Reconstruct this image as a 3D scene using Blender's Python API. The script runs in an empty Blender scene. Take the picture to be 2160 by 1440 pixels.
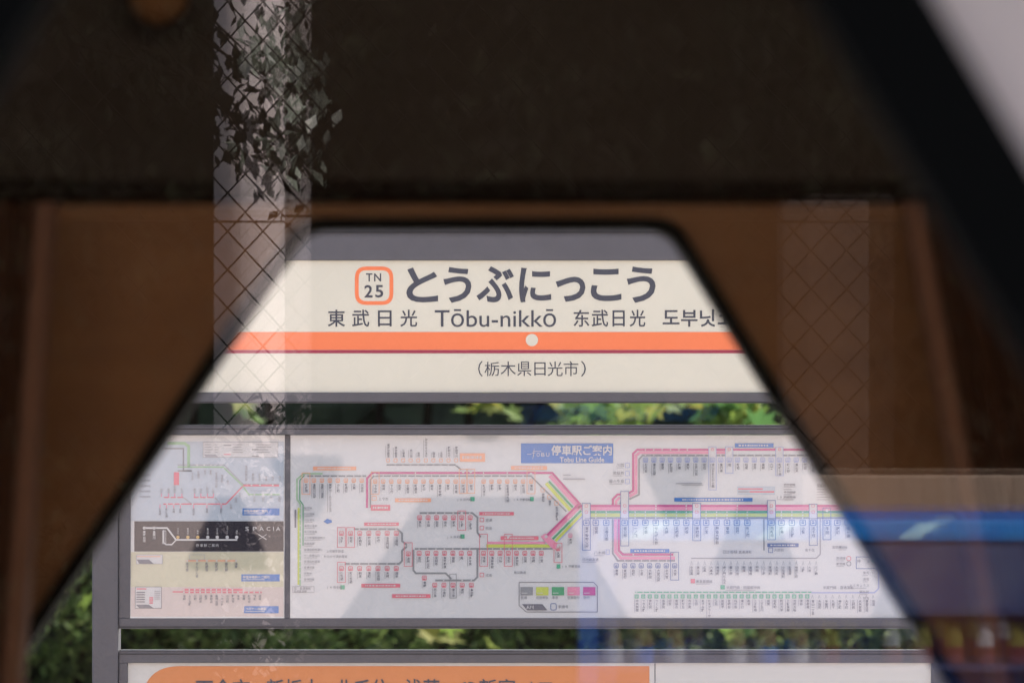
import bpy, bmesh, math, random
from mathutils import Vector, Matrix
random.seed(7)
S = bpy.context.scene
C = S.collection

# ------------------------------------------------------------------ camera, world, sun, exposure
K = 2.295 / 2160 / 12          # metres per photo pixel per metre of distance
EYE = 1.55
cam_data = bpy.data.cameras.new('camera')
cam_data.sensor_width = 36
cam_data.lens = 36 * 12 / 2.295
cam_data.clip_start = 0.05
cam_data.clip_end = 500
cam_data.dof.use_dof = True
cam_data.dof.focus_distance = 12.0
cam_data.dof.aperture_fstop = 5.6
cam = bpy.data.objects.new('camera', cam_data)
C.objects.link(cam)
cam.location = (0, 0, EYE)
cam.rotation_euler = (math.radians(90), 0, 0)
S.camera = cam

world = bpy.data.worlds.new("World")
S.world = world
world.use_nodes = True
wn = world.node_tree.nodes
bg = wn['Background']
sky = wn.new('ShaderNodeTexSky')
sky.sky_type = 'NISHITA'
sky.sun_disc = False
SUN_EL, SUN_AZ = math.radians(50), math.radians(38)     # high sun along the train, a little beyond it
sky.sun_elevation = SUN_EL
sky.sun_rotation = SUN_AZ
sky.air_density = 1.0
sky.dust_density = 3.0
hs = wn.new('ShaderNodeHueSaturation')          # thin white haze: a paler sky than the clear one
hs.inputs['Saturation'].default_value = 0.62
world.node_tree.links.new(sky.outputs[0], hs.inputs['Color'])
world.node_tree.links.new(hs.outputs[0], bg.inputs[0])
bg.inputs[1].default_value = 0.14
sun_data = bpy.data.lights.new('sun', 'SUN')
sun_data.energy = 3.3
sun_data.angle = math.radians(0.53)
sun_data.color = (1, 0.95, 0.88)
sun = bpy.data.objects.new('sun', sun_data)
C.objects.link(sun)
sd = Vector((math.sin(SUN_AZ) * math.cos(SUN_EL), math.cos(SUN_AZ) * math.cos(SUN_EL), math.sin(SUN_EL)))
sun.rotation_euler = sd.to_track_quat('Z', 'Y').to_euler()
sun.location = (0, 0, 20)
S.view_settings.view_transform = 'Standard'
S.view_settings.look = 'None'
S.view_settings.gamma = 1
S.view_settings.use_curve_mapping = False
S.view_settings.exposure = 1.83
S.render.engine = 'CYCLES'
S.cycles.use_denoising = True
S.cycles.max_bounces = 10
S.cycles.transparent_max_bounces = 16
S.cycles.sample_clamp_indirect = 6

# ------------------------------------------------------------------ materials
def mat(name, col, rough=0.6, spec=0.5, ior=1.45, var=0.0, scale=8, metallic=0, col2=None, bump=0.0, stretch=None, emit=None):
    m = bpy.data.materials.new(name)
    m.use_nodes = True
    nt = m.node_tree
    b = nt.nodes['Principled BSDF']
    b.inputs['Roughness'].default_value = rough
    b.inputs['IOR'].default_value = ior
    b.inputs['Metallic'].default_value = metallic
    b.inputs['Specular IOR Level'].default_value = spec
    c = (col[0], col[1], col[2], 1)
    b.inputs['Base Color'].default_value = c
    if var or col2 or bump:
        tc = nt.nodes.new('ShaderNodeTexCoord')
        mp = nt.nodes.new('ShaderNodeMapping')
        if stretch:
            mp.inputs['Scale'].default_value = stretch
        no = nt.nodes.new('ShaderNodeTexNoise')
        no.inputs['Scale'].default_value = scale
        no.inputs['Detail'].default_value = 6
        nt.links.new(tc.outputs['Object'], mp.inputs[0])
        nt.links.new(mp.outputs[0], no.inputs['Vector'])
        if var or col2:
            mx = nt.nodes.new('ShaderNodeMix')
            mx.data_type = 'RGBA'
            c2 = col2 or tuple(x * (1 - var) for x in col)
            mx.inputs[6].default_value = c
            mx.inputs[7].default_value = (c2[0], c2[1], c2[2], 1)
            rp = nt.nodes.new('ShaderNodeValToRGB')
            rp.color_ramp.elements[0].position = 0.35
            rp.color_ramp.elements[1].position = 0.68
            nt.links.new(no.outputs[0], rp.inputs[0])
            nt.links.new(rp.outputs[0], mx.inputs[0])
            nt.links.new(mx.outputs[2], b.inputs['Base Color'])
        if bump:
            bp = nt.nodes.new('ShaderNodeBump')
            bp.inputs['Strength'].default_value = bump
            bp.inputs['Distance'].default_value = 0.01
            nt.links.new(no.outputs[0], bp.inputs['Height'])
            nt.links.new(bp.outputs[0], b.inputs['Normal'])
    if emit:
        b.inputs['Emission Color'].default_value = (emit[0], emit[1], emit[2], 1)
        b.inputs['Emission Strength'].default_value = emit[3]
    return m

def leaf_mat(name, cols, trans=0.45, spec=0.2):
    m = bpy.data.materials.new(name)
    m.use_nodes = True
    nt = m.node_tree
    b = nt.nodes['Principled BSDF']
    g = nt.nodes.new('ShaderNodeNewGeometry')
    rp = nt.nodes.new('ShaderNodeValToRGB')
    els = rp.color_ramp.elements
    for i, c in enumerate(cols):
        e = els[i] if i < 2 else els.new(1)
        e.position = i / (len(cols) - 1) if i != 1 or len(cols) == 2 else 1 / (len(cols) - 1)
        e.color = (c[0], c[1], c[2], 1)
    nt.links.new(g.outputs['Random Per Island'], rp.inputs[0])
    nt.links.new(rp.outputs[0], b.inputs['Base Color'])
    b.inputs['Roughness'].default_value = 0.7
    b.inputs['Specular IOR Level'].default_value = spec
    tr = nt.nodes.new('ShaderNodeBsdfTranslucent')
    mx = nt.nodes.new('ShaderNodeMixShader')
    mx.inputs[0].default_value = trans
    nt.links.new(rp.outputs[0], tr.inputs[0])
    nt.links.new(b.outputs[0], mx.inputs[1])
    nt.links.new(tr.outputs[0], mx.inputs[2])
    nt.links.new(mx.outputs[0], nt.nodes['Material Output'].inputs[0])
    return m

def glass_mat(name, factor, tint=(1, 1, 1), rough=0.0):
    m = bpy.data.materials.new(name)
    m.use_nodes = True
    nt = m.node_tree
    nt.nodes.remove(nt.nodes['Principled BSDF'])
    fr = nt.nodes.new('ShaderNodeFresnel')
    fr.inputs[0].default_value = 1.5
    mu = nt.nodes.new('ShaderNodeMath')
    mu.operation = 'MULTIPLY'
    mu.use_clamp = True
    mu.inputs[1].default_value = factor
    tp = nt.nodes.new('ShaderNodeBsdfTransparent')
    tp.inputs[0].default_value = (*tint, 1)
    gl = nt.nodes.new('ShaderNodeBsdfGlossy')
    gl.inputs['Roughness'].default_value = rough
    mx = nt.nodes.new('ShaderNodeMixShader')
    nt.links.new(fr.outputs[0], mu.inputs[0])
    nt.links.new(mu.outputs[0], mx.inputs[0])
    nt.links.new(tp.outputs[0], mx.inputs[1])
    nt.links.new(gl.outputs[0], mx.inputs[2])
    nt.links.new(mx.outputs[0], nt.nodes['Material Output'].inputs[0])
    return m

GI, GS = 1.78, 0.5        # glossy laminated prints
def ink(name, c, rough=0.02):
    return mat(name, c, rough=rough, ior=GI, spec=.5)

M = dict(
    white_body=mat('white car body paint', (.76, .63, .595), rough=.25, var=.06, scale=3),
    black_frame=mat('black window surround', (.004, .004, .004), rough=.7, spec=.05, bump=.1, scale=60),
    rubber=mat('dark rubber seal', (.006, .006, .006), rough=.7, spec=.1, bump=.1, scale=80),
    wood=mat('brown wall laminate', (.24, .128, .06), rough=.42, col2=(.195, .10, .046), scale=3, stretch=(1, 1, 6)),
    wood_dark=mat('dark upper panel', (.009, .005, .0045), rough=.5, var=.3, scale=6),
    ceiling=mat('ceiling panel', (.35, .30, .26), rough=.6, var=.05),
    carpet=mat('carpet', (.16, .13, .11), rough=.9, var=.3, scale=60),
    curtain=mat('brown pleated curtain', (.20, .10, .065), rough=.8, var=.25, scale=20, stretch=(1, 1, .15)),
    hem=mat('curtain hem', (.20, .115, .09), rough=.8, var=.15, scale=20),
    metal=mat('dark grey sign frame', (.098, .096, .112), rough=.45, var=.10, scale=14, bump=.03),
    metal_line=mat('black joint and top strip', (.02, .02, .025), rough=.5),
    name_white=mat('cream sign face', (.735, .70, .585), rough=.35, spec=.3, var=.05, scale=2.5),
    ink_grey=mat('grey ink', (.075, .08, .105), rough=.5, spec=.3),
    orange=mat('orange print', (.92, .235, .10), rough=.4, spec=.3),
    darkred=mat('wine red print', (.36, .045, .085), rough=.4, spec=.3),
    paper=ink('white poster paper', (.545, .555, .57)),
    pale_blue=ink('pale blue poster print', (.41, .46, .52)),
    beige=ink('beige poster print', (.50, .48, .36)),
    pink_paper=ink('pink poster print', (.52, .45, .43)),
    dark_print=ink('black poster print', (.03, .028, .038)),
    p_grey=ink('grey route print', (.25, .26, .28)),
    p_text=ink('poster text ink', (.17, .17, .20)),
    p_text_light=ink('pale poster text ink', (.33, .33, .36)),
    p_white=ink('white poster ink', (.52, .52, .53)),
    p_magenta=ink('magenta route print', (.47, .11, .24)),
    p_pink=ink('pink route print', (.62, .26, .37)),
    p_green=ink('green route print', (.10, .32, .18)),
    p_pale_green=ink('pale green route print', (.30, .46, .30)),
    p_lime=ink('lime route print', (.46, .52, .13)),
    p_red=ink('red poster print', (.60, .17, .22)),
    p_salmon=ink('salmon poster print', (.72, .36, .24)),
    p_navy=ink('navy poster print', (.12, .17, .34)),
    p_blue=ink('blue poster print', (.07, .18, .45)),
    p_teal=ink('teal poster print', (.10, .36, .24)),
    p_paleblue=ink('pale blue line print', (.32, .36, .58)),
    p_gold=ink('gold poster ink', (.50, .35, .15)),
    low_orange=mat('orange direction print', (.62, .22, .075), rough=.3, ior=1.5),
    low_white=mat('white direction face', (.58, .57, .55), rough=.3, ior=1.5),
    concrete=mat('platform concrete', (.33, .31, .29), rough=.85, var=.3, scale=3, bump=.3),
    tile=mat('yellow tactile tile', (.55, .38, .06), rough=.7, var=.2, scale=10),
    ballast=mat('ballast', (.16, .14, .12), rough=.95, var=.5, scale=30, bump=.8),
    asphalt=mat('asphalt', (.05, .05, .052), rough=.9, var=.3, scale=12, bump=.2),
    soil=mat('dark soil', (.06, .045, .03), rough=.95, var=.4, scale=6, bump=.6),
    soil_dark=mat('dark backing slope', (.007, .006, .005), rough=1, spec=.02, var=.5, scale=2),
    rail=mat('rail steel', (.25, .2, .17), rough=.4, metallic=.8, var=.3),
    wire=mat('dark coated fence wire', (.006, .005, .005), rough=1, spec=0.0),
    pole=mat('pale concrete pole', (.80, .68, .67), rough=.8, var=.18, scale=5, stretch=(1, 1, .4), bump=.2),
    pier=mat('weathered reddish render', (.028, .018, .015), rough=.85, var=.3, scale=6, bump=.3),
    bark=mat('bark', (.012, .009, .007), rough=1, spec=0, var=.5, scale=20, bump=.8),
    canopy=mat('canopy steel', (.35, .36, .36), rough=.5, var=.1),
    board=mat('brown timber', (.26, .19, .145), rough=.8, var=.3, scale=8, stretch=(6, 6, .5), bump=.3),
    vend_blue=mat('blue machine paint', (.015, .09, .42), rough=.3, var=.05),
    vend_shelf=mat('blue grey shelf edge', (.05, .06, .15), rough=.4),
    vend_dark=mat('dark blue machine door', (.085, .11, .21), rough=.35, col2=(.03, .055, .17), scale=14),
    vend_header=mat('lit blue machine header', (.02, .17, .42), rough=.3, col2=(.02, .10, .38), scale=12, emit=(.01, .24, .7, .3)),
    vend_light=mat('pale blue stripe', (.35, .6, .75), rough=.3, emit=(.25, .5, .75, .3)),
    can_yellow=mat('yellow bottle', (.17, .155, .04), rough=.3),
    can_red=mat('red bottle', (.13, .035, .045), rough=.3),
    can_tan=mat('tan bottle', (.20, .15, .10), rough=.3),
    can_white=mat('white can', (.30, .31, .36), rough=.3),
    leaf_hedge=leaf_mat('hedge leaves', [(.05, .08, .032), (.10, .16, .055), (.15, .22, .065), (.21, .28, .09)]),
    leaf_bright=leaf_mat('bright lobed leaves', [(.10, .19, .04), (.18, .25, .05), (.06, .15, .05), (.28, .26, .05)]),
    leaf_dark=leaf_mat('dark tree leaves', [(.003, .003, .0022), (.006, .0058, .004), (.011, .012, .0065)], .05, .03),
    leaf_pale=leaf_mat('pale tree leaves', [(.05, .06, .035), (.30, .32, .27), (.04, .05, .03), (.42, .42, .38)], .15),
    dark_backing=mat('dark hedge backing', (.02, .03, .014), rough=.95, var=.5, scale=12),
    lamp=mat('warm lamp lens', (.22, .12, .05), rough=.8, emit=(1, .50, .2, .0)),
    ceil_lamp=mat('warm ceiling lamp lens', (.9, .8, .6), rough=.4, emit=(1, .72, .48, 6.2)),
    glass_near=glass_mat('outer window glass', 3.0, (.95, .95, .95)),
    glass_inner=glass_mat('inner window glass', 1.4, (.97, .97, .97)),
    glass_far=glass_mat('far window glass', 0.8, (.97, .97, .97)),
    dark_glass=mat('dark tinted glass', (.01, .01, .012), rough=.04),
)

# ------------------------------------------------------------------ helpers
def link(name, me, m=None, parent=None):
    o = bpy.data.objects.new(name, me)
    C.objects.link(o)
    if m is not None and me is not None:
        me.materials.append(m)
    if parent is not None:
        o.parent = parent
    return o

def empty(name, loc=(0, 0, 0), rot=(0, 0, 0)):
    o = bpy.data.objects.new(name, None)
    C.objects.link(o)
    o.location = loc
    o.rotation_euler = rot
    return o

def tag(o, label=None, cat=None, group=None, kind=None):
    if label: o['label'] = label
    if cat: o['category'] = cat
    if group: o['group'] = group
    if kind: o['kind'] = kind
    return o

class MB:
    def __init__(s):
        s.v, s.f = [], []
    def box(s, x0, x1, y0, y1, z0, z1):
        n = len(s.v)
        s.v += [(x0, y0, z0), (x1, y0, z0), (x1, y1, z0), (x0, y1, z0), (x0, y0, z1), (x1, y0, z1), (x1, y1, z1), (x0, y1, z1)]
        s.f += [tuple(n + i for i in q) for q in ((0, 3, 2, 1), (4, 5, 6, 7), (0, 1, 5, 4), (1, 2, 6, 5), (2, 3, 7, 6), (3, 0, 4, 7))]
    def tube(s, pts, r, n=6, r2=None):
        pts = [Vector(p) for p in pts]
        base = len(s.v)
        m = len(pts)
        for i, p in enumerate(pts):
            d = (pts[min(i + 1, m - 1)] - pts[max(i - 1, 0)]).normalized()
            a = d.orthogonal().normalized() if abs(d.z) < .99 else Vector((1, 0, 0))
            b = d.cross(a)
            rr = r if r2 is None else r + (r2 - r) * i / (m - 1)
            for k in range(n):
                t = 2 * math.pi * k / n
                s.v.append(tuple(p + (a * math.cos(t) + b * math.sin(t)) * rr))
        for i in range(m - 1):
            for k in range(n):
                s.f.append((base + i * n + k, base + i * n + (k + 1) % n, base + (i + 1) * n + (k + 1) % n, base + (i + 1) * n + k))
        s.f.append(tuple(base + k for k in range(n))[::-1])
        s.f.append(tuple(base + (m - 1) * n + k for k in range(n)))
    def build(s, name, m, parent=None, smooth=False, bevel=0):
        me = bpy.data.meshes.new(name)
        me.from_pydata(s.v, [], s.f)
        if smooth:
            for p in me.polygons: p.use_smooth = True
        o = link(name, me, m, parent)
        if bevel:
            md = o.modifiers.new('b', 'BEVEL')
            md.width = bevel
            md.segments = 2
            md.limit_method = 'ANGLE'
        return o

def box(name, x0, x1, y0, y1, z0, z1, m, parent=None, bevel=0):
    b = MB(); b.box(x0, x1, y0, y1, z0, z1)
    return b.build(name, m, parent, bevel=bevel)

def px(x, d): return (x - 1080) * K * d
def pz(y, d): return EYE + (720 - y) * K * d

def round_poly(pts, r, n=6):
    out = []
    m = len(pts)
    for i in range(m):
        p, a, b = Vector(pts[i]), Vector(pts[i - 1]), Vector(pts[(i + 1) % m])
        rr = r[i] if isinstance(r, (list, tuple)) else r
        u, v = (a - p), (b - p)
        ang = u.angle(v) / 2
        t = min(rr / math.tan(ang), u.length * .48, v.length * .48)
        p1, p2 = p + u.normalized() * t, p + v.normalized() * t
        for k in range(n + 1):
            q = k / n
            out.append(tuple(p1 * (1 - q) ** 2 + p * 2 * q * (1 - q) + p2 * q ** 2))
    return out

def offset_poly(pts, d):
    """outward offset of a convex polygon"""
    m = len(pts)
    area = sum(pts[i][0] * pts[(i + 1) % m][1] - pts[(i + 1) % m][0] * pts[i][1] for i in range(m))
    sg = 1 if area > 0 else -1
    lines = []
    for i in range(m):
        a, b = Vector(pts[i]), Vector(pts[(i + 1) % m])
        t = (b - a).normalized()
        nrm = Vector((t.y, -t.x)) * sg
        lines.append((a + nrm * d, t))
    out = []
    for i in range(m):
        p, t = lines[i - 1]; q, u = lines[i]
        den = t.x * u.y - t.y * u.x
        s_ = ((q.x - p.x) * u.y - (q.y - p.y) * u.x) / den
        out.append(tuple(p + t * s_))
    return out

def sheet(name, outer, holes, y0, y1, m, parent=None):
    """a slab in the XZ plane between y0 and y1, its outline and holes given as (x, z) rings"""
    cu = bpy.data.curves.new('ring', 'CURVE')
    cu.dimensions = '2D'
    cu.fill_mode = 'BOTH'
    for ring in [outer] + holes:
        sp = cu.splines.new('POLY')
        sp.points.add(len(ring) - 1)
        for i, p in enumerate(ring):
            sp.points[i].co = (p[0], p[1], 0, 1)
        sp.use_cyclic_u = True
    cu.extrude = abs(y1 - y0) / 2
    tmp = bpy.data.objects.new('ring', cu)
    src = tmp.to_mesh()
    yc = (y0 + y1) / 2
    vs = [(v.co.x, yc - v.co.z, v.co.y) for v in src.vertices]
    fs = [tuple(p.vertices) for p in src.polygons]
    tmp.to_mesh_clear()
    bpy.data.objects.remove(tmp)
    bm = bmesh.new()
    bvs = [bm.verts.new(v) for v in vs]
    for f in fs:
        try: bm.faces.new([bvs[i] for i in f])
        except ValueError: pass
    bmesh.ops.remove_doubles(bm, verts=bm.verts, dist=1e-6)
    bmesh.ops.recalc_face_normals(bm, faces=bm.faces)
    me = bpy.data.meshes.new(name)
    bm.to_mesh(me); bm.free()
    return link(name, me, m, parent)

def leaves(name, pts, size, m, parent=None, lobed=False, hang=False):
    """small folded leaf faces at the given points"""
    v, f = [], []
    for p in pts:
        s_ = size * random.uniform(.6, 1.3)
        R = Matrix.Rotation(random.uniform(0, 6.28), 3, 'Z') @ Matrix.Rotation(random.uniform(-1.2, 1.2) + (1.2 if hang else 0), 3, 'X') @ Matrix.Rotation(random.uniform(-.8, .8), 3, 'Y')
        n = len(v)
        if lobed:
            ring = [(0, -.5), (.18, -.12), (.5, -.22), (.3, .05), (.48, .4), (.14, .25), (0, .6), (-.14, .25), (-.48, .4), (-.3, .05), (-.5, -.22), (-.18, -.12)]
            v.append(tuple(Vector(p)))
            for a, b in ring: v.append(tuple(Vector(p) + R @ Vector((a * s_, b * s_, .08 * s_ * abs(a) * 4))))
            for k in range(12): f.append((n, n + 1 + k, n + 1 + (k + 1) % 12))
        else:
            for a, b, c in ((0, -.5, 0), (.26, 0, .1), (0, .55, 0), (-.26, 0, .1)):
                v.append(tuple(Vector(p) + R @ Vector((a * s_, b * s_, c * s_))))
            f += [(n, n + 1, n + 2), (n, n + 2, n + 3)]
    me = bpy.data.meshes.new(name)
    me.from_pydata(v, [], f)
    o = link(name, me, m, parent)
    o['kind'] = 'stuff'
    return o

# ------------------------------------------------------------------ flat print on the sign (photo pixel coordinates at the sign's distance)
GC = {}
def glyph(ch, off=0.0, res=2):
    k = (ch, off, res)
    if k not in GC:
        cu = bpy.data.curves.new('glyph', 'FONT')
        cu.body = ch
        cu.resolution_u = res
        cu.offset = off
        o = bpy.data.objects.new('glyph', cu)
        me = o.to_mesh()
        GC[k] = ([(v.co.x, v.co.y) for v in me.vertices], [tuple(p.vertices) for p in me.polygons])
        o.to_mesh_clear()
        bpy.data.objects.remove(o)
        bpy.data.curves.remove(cu)
    return GC[k]

class Print:
    """collects flat print of one ink and one layer; coordinates are photo pixels"""
    def __init__(s): s.v, s.f = [], []
    def poly(s, pts):
        n = len(s.v)
        s.v += [(p[0], p[1]) for p in pts]
        s.f.append(tuple(range(n, n + len(pts))))
        return s
    def rect(s, x0, y0, x1, y1):
        return s.poly([(x0, y0), (x1, y0), (x1, y1), (x0, y1)])
    def disc(s, x, y, r, n=20):
        return s.poly([(x + r * math.cos(6.2832 * k / n), y + r * math.sin(6.2832 * k / n)) for k in range(n)])
    def line(s, pts, w):
        pts = [Vector(p) for p in pts]
        L, R = [], []
        for i, p in enumerate(pts):
            if i == 0: t = (pts[1] - p).normalized(); nn = Vector((t.y, -t.x)); sc = 1
            elif i == len(pts) - 1: t = (p - pts[-2]).normalized(); nn = Vector((t.y, -t.x)); sc = 1
            else:
                a, b = (p - pts[i - 1]).normalized(), (pts[i + 1] - p).normalized()
                nn = (Vector((a.y, -a.x)) + Vector((b.y, -b.x))).normalized()
                sc = 1 / max(.4, nn.dot(Vector((a.y, -a.x))))
            L.append(p + nn * w / 2 * sc); R.append(p - nn * w / 2 * sc)
        for i in range(len(pts) - 1):
            s.poly([L[i], L[i + 1], R[i + 1], R[i]])
        return s
    def frame(s, x0, y0, x1, y1, w, r=0):
        ring = [(x0, y0), (x1, y0), (x1, y1), (x0, y1)]
        if r:
            o = round_poly(ring, r, 5); i = round_poly([(x0 + w, y0 + w), (x1 - w, y0 + w), (x1 - w, y1 - w), (x0 + w, y1 - w)], max(r - w, .5), 5)
        else:
            o, i = ring, [(x0 + w, y0 + w), (x1 - w, y0 + w), (x1 - w, y1 - w), (x0 + w, y1 - w)]
        m = len(o)
        for k in range(m): s.poly([o[k], o[(k + 1) % m], i[(k + 1) % m], i[k]])
        return s
    def fit(s, ch, x0, y0, x1, y1, off=0.0, res=2):
        """one string stretched to fill a box"""
        gv, gf = glyph(ch, off, res)
        if not gv: return s
        ax, bx = min(v[0] for v in gv), max(v[0] for v in gv)
        ay, by = min(v[1] for v in gv), max(v[1] for v in gv)
        n = len(s.v)
        sx, sy = (x1 - x0) / max(bx - ax, .05), (y1 - y0) / max(by - ay, .05)
        s.v += [(x0 + (v[0] - ax) * sx, y1 - (v[1] - ay) * sy) for v in gv]
        s.f += [tuple(n + i for i in f) for f in gf]
        return s
    def row(s, text, x, y, size, adv=1.0, off=0.0, res=1, right=False):
        """characters set one after another, (x, y) is the left (or right) end of the base line"""
        if right: x -= size * adv * len(text)
        for i, ch in enumerate(text):
            gv, gf = glyph(ch, off, res)
            n = len(s.v)
            s.v += [(x + i * size * adv + v[0] * size, y - v[1] * size) for v in gv]
            s.f += [tuple(n + k for k in f) for f in gf]
        return s
    def col(s, text, x, y, size, adv=1.0, off=0.02, up=False):
        """vertical lettering centred on x, first character's top at y (or last character's foot at y)"""
        t = text.replace('ー', '｜')
        if up: y -= size * adv * len(t)
        for i, ch in enumerate(t):
            gv, gf = glyph(ch, off, 1)
            n = len(s.v)
            s.v += [(x + (v[0] - .5) * size, y + (i * adv + .88) * size - v[1] * size) for v in gv]
            s.f += [tuple(n + k for k in f) for f in gf]
        return s
    def build(s, name, m, parent, y, layer, org):
        """y: distance of the sheet, org: parent's origin in world space"""
        yy = y - .0006 * layer - org[1]
        me = bpy.data.meshes.new(name)
        me.from_pydata([(px(a, 12) - org[0], yy, pz(b, 12) - org[2]) for a, b in s.v], [], s.f)
        bm = bmesh.new(); bm.from_mesh(me)
        for f in bm.faces:
            f.normal_update()
            if f.normal.y > 0: f.normal_flip()
        bm.to_mesh(me); bm.free()
        return link(name, me, m, parent)
# ------------------------------------------------------------------ the setting
def struct(name, *a, **k):
    return tag(box(name, *a, **k), kind='structure')
struct('ground', -150, 150, -150, 150, -1.5, -1.15, M['soil'])
struct('road', -60, 60, -16.2, -6.5, -1.14, -1.10, M['asphalt'])
struct('platform', -30, 30, -4.6, 3.25, -1.12, 0.0, M['concrete'])
struct('track_bed', -30, 30, 3.3, 6.5, -1.13, -.85, M['ballast'])
struct('opposite_platform', -30, 30, 6.6, 13.4, -1.12, 0.0, M['concrete'])
tag(box('tactile_paving', -30, 30, 7.4, 7.7, .001, .008, M['tile']), kind='structure')
struct('planting_bank', -30, 30, 13.45, 26, -1.12, .12, M['soil'])

# ------------------------------------------------------------------ station name sign
SX = px(1122, 12)
ORG = Vector((SX, 12.0, 0))
sign = tag(empty('station_sign', ORG), 'dark grey framed station sign with cream name board above route maps', 'station sign')
def sbox(name, x0, y0, x1, y1, d0, d1, m, parent=sign, bevel=.0012):
    return box(name, px(x0, 12) - SX, px(x1, 12) - SX, d0, d1, pz(y1, 12), pz(y0, 12), m, parent, bevel)
LP, RP = (195, 250), (1994, 2049)
for a, b in (LP, RP):
    box('post', px(a, 12) - SX, px(b, 12) - SX, -.012, .075, .0, pz(455, 12), M['metal'], sign, .004)
    box('base_plate', px(a, 12) - SX - .05, px(b, 12) - SX + .05, -.06, .12, .001, .014, M['metal'], sign, .002)
    for dx in (-.03, .03):
        for dy in (-.03, .09):
            pass
# frames: dark bars round each board
def frame_bars(y_top, y_in_top, y_in_bot, y_bot, xi0=275, xi1=1969):
    sbox('frame_bar', 251, y_top, 1993, y_in_top, -.004, .02, M['metal'])
    sbox('frame_bar', 251, y_in_bot, 1993, y_bot, -.004, .02, M['metal'])
    sbox('frame_bar', 251, y_in_top + .2, xi0, y_in_bot - .2, -.003, .019, M['metal'])
    sbox('frame_bar', xi1, y_in_top + .2, 1993, y_in_bot - .2, -.003, .019, M['metal'])
for yt in (898, 1372):  # dark strips added to cover the sunlit top faces of the bars
    box('top_dark_strip', px(252, 12) - SX, px(1992, 12) - SX, -.0045, .0205, pz(yt, 12) + .0002, pz(yt, 12) + .0022, M['metal_line'], sign)
frame_bars(462, 549, 828, 850)
frame_bars(898, 916, 1303, 1325)
frame_bars(1372, 1397, 1760, 1785, 269, 1965)
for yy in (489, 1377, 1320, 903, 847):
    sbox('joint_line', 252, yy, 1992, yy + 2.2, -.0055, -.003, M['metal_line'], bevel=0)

# name board
nb = sbox('name_board', 276, 549.5, 1968, 827.5, .004, .05, M['name_white'], bevel=0)
def pr(p, name, m, parent=nb, layer=1, y=12.004, org=ORG):
    return p.build(name, m, parent, y, layer, org)
pr(Print().rect(276.5, 700, 1967.5, 737.6), 'orange_band', M['orange'])
pr(Print().rect(276.5, 738, 1967.5, 745), 'wine_band', M['darkred'])
pr(Print().disc(1122, 717, 13, 28), 'station_dot', M['name_white'], layer=2)
pr(Print().frame(748.5, 562, 829.5, 643, 8, 24), 'station_number_ring', M['orange'])
t = Print()
t.fit('T', 772, 576.5, 785.5, 593.5, .018); t.fit('N', 789, 576.5, 804, 593.5, .018)
t.fit('2', 768.5, 601, 786, 627.5, .02, 3); t.fit('5', 791.5, 601, 808.5, 627.5, .02, 3)
pr(t, 'station_number', M['ink_grey'])['kind'] = 'stuff'
B = .022
t = Print()
for ch, b in zip('とうぶにっこう', [(857, 564, 924, 637.5), (935, 563, 994.5, 638.5), (1005, 561.5, 1084, 637.5), (1095, 564.5, 1163, 637.5),
                               (1172, 583.5, 1235, 636.5), (1246, 566.5, 1311, 635), (1322, 562, 1383, 638.5)]):
    pr(Print().fit(ch, *b, off=.026, res=4), 'hiragana_character', M['ink_grey'])
for ch, b in zip('東武日光', [(691, 653, 728, 689), (742.5, 653, 779, 689), (797, 654.5, 826, 688.5), (844, 653, 880, 689)]):
    pr(Print().fit(ch, *b, off=.012, res=3), 'kanji_character', M['ink_grey'])
for ch, b in zip('东武日光', [(1209.5, 653, 1243.5, 689), (1248, 653, 1283, 689), (1292, 654.5, 1318, 688.5), (1328, 653, 1361.5, 689)]):
    pr(Print().fit(ch, *b, off=.012, res=3), 'kanji_character', M['ink_grey'])
for ch, b in zip('도부닛코', [(1398, 654, 1433.5, 684), (1436.5, 653.5, 1471.5, 689), (1476.5, 652, 1509, 689), (1514, 654, 1549, 684)]):
    pr(Print().fit(ch, *b, off=.016, res=3), 'hangul_character', M['ink_grey'])
pr(Print().fit('Tōbu-nikkō', 917, 652, 1173, 689.5, off=.004, res=5), 'roman_name', M['ink_grey'])['kind'] = 'stuff'
t = Print()
t.fit('（', 1008.5, 761, 1018, 794, 0); t.fit('）', 1225.5, 761, 1236, 794, 0)
for ch, b in zip('栃木県日光市', [(1022, 762.5, 1053, 793), (1056, 762, 1088, 793), (1091, 762.5, 1121, 793), (1127, 764, 1151, 792), (1155, 762, 1187, 793), (1189, 761.5, 1220, 793)]):
    pr(Print().fit(ch, *b, off=.0, res=3), 'kanji_character', M['ink_grey'])
pr(t, 'brackets', M['ink_grey'])['kind'] = 'stuff'

# ------------------------------------------------------------------ route map board, leaning back a little in its frame
MO = Vector((SX, 12.0, pz(1110, 12)))
TILT = -3.3
mboard = empty('map_board', MO - ORG)
mboard.parent = sign
mboard.rotation_euler = (math.radians(TILT), 0, math.radians(0.25))
MY = 12.012
box('backing', px(276, 12) - SX, px(1968, 12) - SX, .016, .04, pz(1302.5, 12) - MO.z, pz(916.5, 12) - MO.z, M['metal'], mboard)
def mp(p, name, m, layer=2, kind=None):
    o = p.build(name, m, mboard, MY, layer, MO)
    if kind: o['kind'] = kind
    return o
mp(Print().rect(612, 916.5, 1968, 1302.5), 'route_map_sheet', M['paper'], 0)
mp(Print().rect(275, 916.5, 600, 1302.5), 'express_map_sheet', M['paper'], 0)
dv = Print().rect(600.6, 917, 611.4, 1302)
mp(dv, 'divider', M['metal'], 3)
mp(Print().rect(276, 930, 598, 1098), 'pale_blue_field', M['pale_blue'], 1)
mp(Print().rect(283, 1098.3, 598, 1162), 'black_field', M['dark_print'], 1)
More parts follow.
